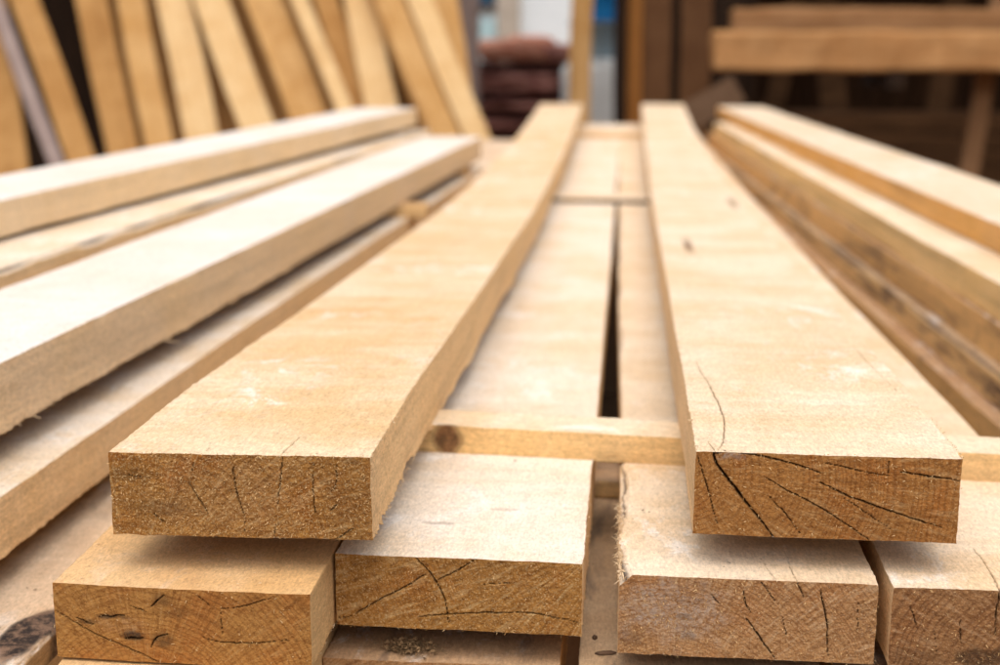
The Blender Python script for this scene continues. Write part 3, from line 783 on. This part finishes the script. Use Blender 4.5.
o = box_mesh('roof', 4.3, 1.6, .05, M['roof'], parent=sh, seed=9, bevel=0); o.location = (-.33, .55, 3.05); o.rotation_euler = (R(-6), 0, 0)
o = board('corner_post', (-.715, 6.56, 0), (0, 0, 1), .085, .09, 3.0, M['greywood'], seed=21); 
o.parent = sh; o.matrix_parent_inverse = Matrix.Translation(-Vector(sh.location))

# ---- upright post in the middle gap
board('upright_post', (-.205, 6.3, 0), (.020, 0, 1), .093, .06, 2.6, M['tan'], 'tan upright timber post left of the blue tub, beyond the pile end', 'post', seed=23)

# ---- red-brown pile of slabs beyond the gap
def slab(name, loc, sx, sy, sz, mat, label, cat, group, seed, rz=0):
    n = 18
    u = np.linspace(0, 2 * math.pi, 48, endpoint=False)
    V = []; prof = [(.0, .0), (.86, .0), (.97, .12), (1., .4), (.985, .7), (.93, .93), (.8, 1.0), (.4, 1.02), (0, 1.03)]
    for (r, zf) in prof:
        for a in u:
            c, s = math.cos(a), math.sin(a)
            e = .32
            V.append((sx / 2 * r * np.sign(c) * abs(c) ** e, sy / 2 * r * np.sign(s) * abs(s) ** e, sz * zf))
    V = np.array(V)
    b = V.copy()
    for c, am in enumerate((.022, .020, .010)):
        V[:, c] += am * noise3(b, (7, 7, 9), seed + c) + am * .5 * noise3(b, (20, 20, 24), seed + 5 + c)
    m = 48; F = []
    for k in range(len(prof) - 1):
        for i in range(m):
            F.append((k * m + i, k * m + (i + 1) % m, (k + 1) * m + (i + 1) % m, (k + 1) * m + i))
    o = mesh_obj(name, V, F, [mat], smooth=True)
    o.location = loc; o.rotation_euler = (0, 0, rz)
    tag(o, label, cat, group)
    return o
M['redslab'] = plain('dark_red_slab', (.20, .075, .062), (.52, .25, .205), 9, .9, .02)
M['reddark'] = plain('deep_red_slab', (.045, .016, .014), (.13, .05, .042), 9, .9, .02)
M['redtop'] = plain('salmon_slab', (.46, .16, .10), (.68, .34, .24), 8, .9, .02)
zz = 0
red_pos = ['lowest', 'second', 'third', 'fourth', 'fifth', 'sixth', 'seventh', 'eighth', 'ninth and uppermost']
rr_ = random.Random(4)
for i in range(9):
    h = (.062, .055, .066, .050, .060, .056, .064, .052, .058)[i]
    slab('stacked_slab', (-.66 + rr_.uniform(-.025, .025), 9.2, zz), .62 + rr_.uniform(-.05, .05), .5, h, M['reddark' if i in (1, 3, 5, 8) else 'redslab'], red_pos[i] + ' dark red layer of the blurred reddish pile, counted from its bottom', 'stone_slab', 'slabs of the reddish pile', 500 + i * 11, .09 * math.sin(i * 4))
    zz += h + .003
for i, (x, s, h, lb) in enumerate([(-.79, .27, .135, 'orange lump at the left on top'), (-.60, .28, .155, 'salmon lump in the middle on top'), (-.435, .20, .105, 'darker red lump at the right on top')]):
    slab('stacked_slab', (x, 9.15, zz + .004), s, .42, h, M['redtop'] if i < 2 else M['redslab'], lb + ' of the blurred reddish pile', 'stone_slab', 'slabs of the reddish pile', 560 + i * 13, .1 * i)

# ---- tubs and a sack in the narrow right gap
M['whitesack'] = plain('woven_white_sack', (.88, .88, .86), (.94, .94, .92), 16, .8, .006)
M['blueplastic'] = plain('blue_plastic', (.02, .33, .86), (.03, .38, .90), 5, .45, .001, spec=.5)
M['greyblue'] = plain('grey_blue_plastic', (.34, .48, .58), (.44, .58, .66), 6, .5, .001, spec=.5)
slab('sack', (-.14, 8.2, 0), .44, .4, .56, M['whitesack'], 'white woven sack standing beyond the gap right of the post', 'sack', None, 600)
def tub(name, loc, r0, r1, h, mat, label, seed):
    n = 40
    prof = [(0, 0), (r0, 0), (r0 + .1 * (r1 - r0), h * .1), (r1, h * .94), (r1 + .015, h * .95), (r1 + .015, h), (r1 - .006, h), (r0 - .008, .01), (0, .01)]
    V = []; F = []
    for r, z_ in prof:
        for i in range(n):
            a = 2 * math.pi * i / n; V.append((r * math.cos(a), r * math.sin(a), z_))
    for k in range(len(prof) - 1):
        for i in range(n): F.append((k * n + i, k * n + (i + 1) % n, (k + 1) * n + (i + 1) % n, (k + 1) * n + i))
    o = mesh_obj(name, np.array(V), F, [mat], smooth=True); o.location = loc
    tag(o, label, 'tub', 'plastic tubs stacked on the sack'); return o
tub('plastic_tub', (-.14, 8.2, .585), .15, .175, .205, M['greyblue'], 'grey blue tub standing on the white sack', 1)
tub('plastic_tub', (-.14, 8.2, .792), .15, .175, .25, M['blueplastic'], 'bright blue tub stacked on the grey blue one', 2)

# ---- pale house far behind the gap
M['render'] = plain('pale_render', (.80, .86, .90), (.86, .91, .94), 2, .9, .003)
M['beige'] = plain('beige_frame', (.46, .40, .33), (.54, .47, .40), 5, .8, .002)
M['glass'] = plain('window_glass', (.03, .08, .14), (.05, .12, .20), 2, .15, .0005, spec=.6)
M['teal'] = plain('pale_teal_panel', (.38, .56, .60), (.46, .64, .68), 3, .6, .001)
M['brownpanel'] = plain('brown_rail', (.20, .16, .13), (.27, .21, .17), 5, .8, .002)
hs = empty('house', (0, 13.5, 0)); tag(hs, 'pale rendered house far beyond the gap, out of focus', 'house')
def hp(nm, x0, x1, y0, y1, z0, z1, mat, sd):
    o = box_mesh(nm, x1 - x0, y1 - y0, z1 - z0, mat, parent=hs, seed=sd, bevel=.004, jit=.002)
    o.location = ((x0 + x1) / 2, (y0 + y1) / 2 - 13.5, z0); return o
hp('wall', -3.5, 3.5, 13.52, 13.8, 0, 3.2, M['render'], 31)
hp('roof', -3.8, 3.8, 13.2, 14.2, 3.21, 3.36, M['roof'], 32)
f = hp('window', -1.50, -1.22, 13.47, 13.517, .93, 1.55, M['brownpanel'], 33)
p = box_mesh('pane', .24, .02, .5, M['glass'], parent=f, seed=3, bevel=.002); p.location = (0, -.036, .07)
hp('door_frame', -1.20, -.99, 13.44, 13.517, 0, 2.1, M['beige'], 34)
hp('lower_panel', -1.52, -1.215, 13.44, 13.517, .05, .86, M['teal'], 35)

# ---- open shed on the right
rs = empty('open_shed', (1.6, 7.0, 0)); tag(rs, 'open brown timber shed in shadow at the upper right', 'shed')
def rel(o, p):
    o.parent = p; o.matrix_parent_inverse = Matrix.Translation(-Vector(p.location)); return o
rel(board('corner_post', (-.018, 6.38, 0), (0, 0, 1), .056, .07, 2.9, M['darkwall'], seed=61), rs)
o = box_mesh('wall_backing', .60, .03, 2.85, M['darkwall'], parent=rs, seed=17, bevel=0); o.location = (.29 - 1.6, 6.53 - 7.0, 0)
for i, (x0, x1, mt, yo) in enumerate([(.012, .078, 'shedorange', 0), (.082, .205, 'shedwood', .01), (.209, .245, 'darkwall', .05), (.249, .385, 'shedwood', .03), (.39, .53, 'darkwall', .05)]):
    rel(board('wall_board', ((x0 + x1) / 2, 6.42 + yo, 0), (0, 0, 1), x1 - x0, .03, 2.85, M[mt], seed=70 + i * 3), rs)
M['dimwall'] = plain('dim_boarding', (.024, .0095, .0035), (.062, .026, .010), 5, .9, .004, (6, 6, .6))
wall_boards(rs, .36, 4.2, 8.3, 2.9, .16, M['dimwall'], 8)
o = box_mesh('side_wall', .05, 2.4, 2.9, M['dimwall'], parent=rs, seed=15, bevel=0); o.location = (2.6, .15, 0)
o = box_mesh('roof', 4.5, 2.9, .05, M['roof'], parent=rs, seed=16, bevel=0); o.location = (.62, .15, 2.93); o.rotation_euler = (R(-4), 0, 0)  # roof and side wall, both out of frame, there to darken the inside
for x, lb in ((1.9, 0), (2.9, 1)):
    p = board('front_post', (x + .3, 6.05, 0), (0, 0, 1), .10, .10, 2.85, M['shedwood'], seed=80 + lb); rel(p, rs)
# two stout timbers on a cross rack
M['rackbeam'] = wood_face('stored_timber', (.44, .215, .080), (.22, .095, .032), (.52, .29, .125), .6, .4, axis=0, grain=1.5)
M['rackbeam2'] = wood_face('stored_timber_dim', (.30, .15, .062), (.19, .085, .035), (.37, .20, .095), .5, .4, axis=0, grain=.8)
rk = empty('timber_rack', (1.7, 5.95, 0)); tag(rk, 'dark rack standing in front of the open shed under the stored timbers', 'rack')
for x in (-.62, 1.1):
    for y in (-.07, .28):
        p = board('leg', (x, y, 0), (0, 0, 1), .07, .06, .50, M['darkwall'], parent=rk, seed=91); p.matrix_world = Matrix.Translation((1.7 + x, 5.95 + y, 0))
    p = box_mesh('crossbar', .07, .60, .065, M['darkwall'], parent=rk, seed=92, bevel=.004); p.location = (x, .12, .50)
def timber(label, x0, x1, y, z, d, h, mat, sd):
    o = box_mesh('stored_timber', x1 - x0, d, h, mat, seed=sd, bevel=.014, jit=.010)
    o.location = ((x0 + x1) / 2, y, z); tag(o, label, 'timber', 'stored timbers on the rack'); return o
timber('front stored timber, thick and tan, the lower of the two at upper right', .355, 3.2, 5.86, .569, .14, .158, M['rackbeam'], 101)
timber('back stored timber, dimmer and set behind the front one at upper right', .44, 3.25, 6.085, .569, .14, .252, M['rackbeam2'], 102)
# dim heap of old boards and a leaning brace deep in the shed
M['oldboard'] = plain('old_board', (.055, .024, .009), (.115, .054, .022), 7, .9, .004, (.6, 6, 6))
z_ = 0
for i in range(4):
    o = box_mesh('old_board', 1.5, .30, .082, M['oldboard'], seed=110 + i, bevel=.006, jit=.004)
    o.location = (1.12 + .05 * math.sin(i * 3), 7.1 + .02 * i, z_); z_ += .086
    tag(o, ('lowest', 'second', 'third', 'topmost')[i] + ' old dark board in the dim heap behind the right stack', 'board', 'old boards in the shed')
M['brace'] = wood_face('brace_wood', (.20, .10, .045), (.11, .052, .022), (.26, .145, .075), .5, .3, axis=2)
M['slant'] = wood_face('slant_wood', (.11, .060, .032), (.065, .035, .018), (.15, .085, .05), .5, .3, axis=2)
board('leaning_brace', (1.42, 6.0, 0), (.16, .20, 1), .075, .05, 2.0, M['brace'], 'dim brown prop slanting up at the right edge under the stored timbers', 'prop', seed=120)
board('slanted_plank', (.08, 5.55, .30), (.85, .10, .48), .115, .035, .42, M['slant'], 'grey brown plank end slanting up behind the far end of the right stack', 'plank', seed=122)

for i, (x, dx, w_, lb) in enumerate([(.72, .22, .10, 'dark board standing tilted at the back of the right shed, leftmost'), (1.15, -.10, .14, 'dark board standing near upright at the back of the right shed'),
                              (1.62, .16, .12, 'dark board standing tilted at the back of the right shed, rightmost')]):
    board('standing_board', (x, 7.55 + .06 * i, .005), (dx, .24, 1), w_, .04, 2.3, M['oldboard'], lb, 'board', 'old boards in the shed', seed=130 + i * 4)

# ================================================================== light, camera
w = bpy.data.worlds.new('World'); SC.world = w; w.use_nodes = True
nt = w.node_tree
bg = nt.nodes['Background']
sky = nt.nodes.new('ShaderNodeTexSky'); sky.sky_type = 'NISHITA'; sky.sun_disc = False
SUN_EL, SUN_AZ = 70, 180          # high, from behind the camera
sky.sun_elevation = R(SUN_EL); sky.sun_rotation = R(SUN_AZ)
sky.air_density = 1.0; sky.dust_density = 5.0; sky.ozone_density = .6
hsv = nt.nodes.new('ShaderNodeHueSaturation'); hsv.inputs['Saturation'].default_value = .5     # thin cloud cover
nt.links.new(sky.outputs[0], hsv.inputs['Color']); nt.links.new(hsv.outputs[0], bg.inputs[0]); bg.inputs[1].default_value = .148
sl = bpy.data.lights.new('sun', 'SUN'); sl.energy = 2.5; sl.angle = R(95); sl.color = (1, .945, .865)
so = bpy.data.objects.new('sun', sl); COL.objects.link(so)
az = R(SUN_AZ)
sd = Vector((math.sin(az) * math.cos(R(SUN_EL)), math.cos(az) * math.cos(R(SUN_EL)), math.sin(R(SUN_EL))))
so.rotation_euler = sd.to_track_quat('Z', 'Y').to_euler(); so.location = sd * 12

cd = bpy.data.cameras.new('camera'); cam = bpy.data.objects.new('camera', cd); COL.objects.link(cam)
cd.sensor_width = 36; cd.lens = 50.4; cd.clip_start = .05; cd.clip_end = 300
pitch, yaw = R(11.879), R(4.993)
cam.location = (0, 0, .70)
cam.rotation_euler = Euler((math.pi / 2 - pitch, 0, yaw), 'XYZ')
cd.dof.use_dof = True; cd.dof.focus_distance = .798; cd.dof.aperture_fstop = 5.6; cd.dof.aperture_blades = 9
SC.camera = cam
SC.view_settings.view_transform = 'Standard'; SC.view_settings.look = 'None'
SC.view_settings.exposure = 0; SC.view_settings.gamma = 1
try:
    SC.render.engine = 'CYCLES'
    SC.cycles.use_denoising = True; SC.cycles.denoiser = 'OPENIMAGEDENOISE'
    SC.cycles.denoising_input_passes = 'RGB_ALBEDO_NORMAL'
    SC.cycles.max_bounces = 8; SC.cycles.diffuse_bounces = 5
except Exception as e:
    print(e)
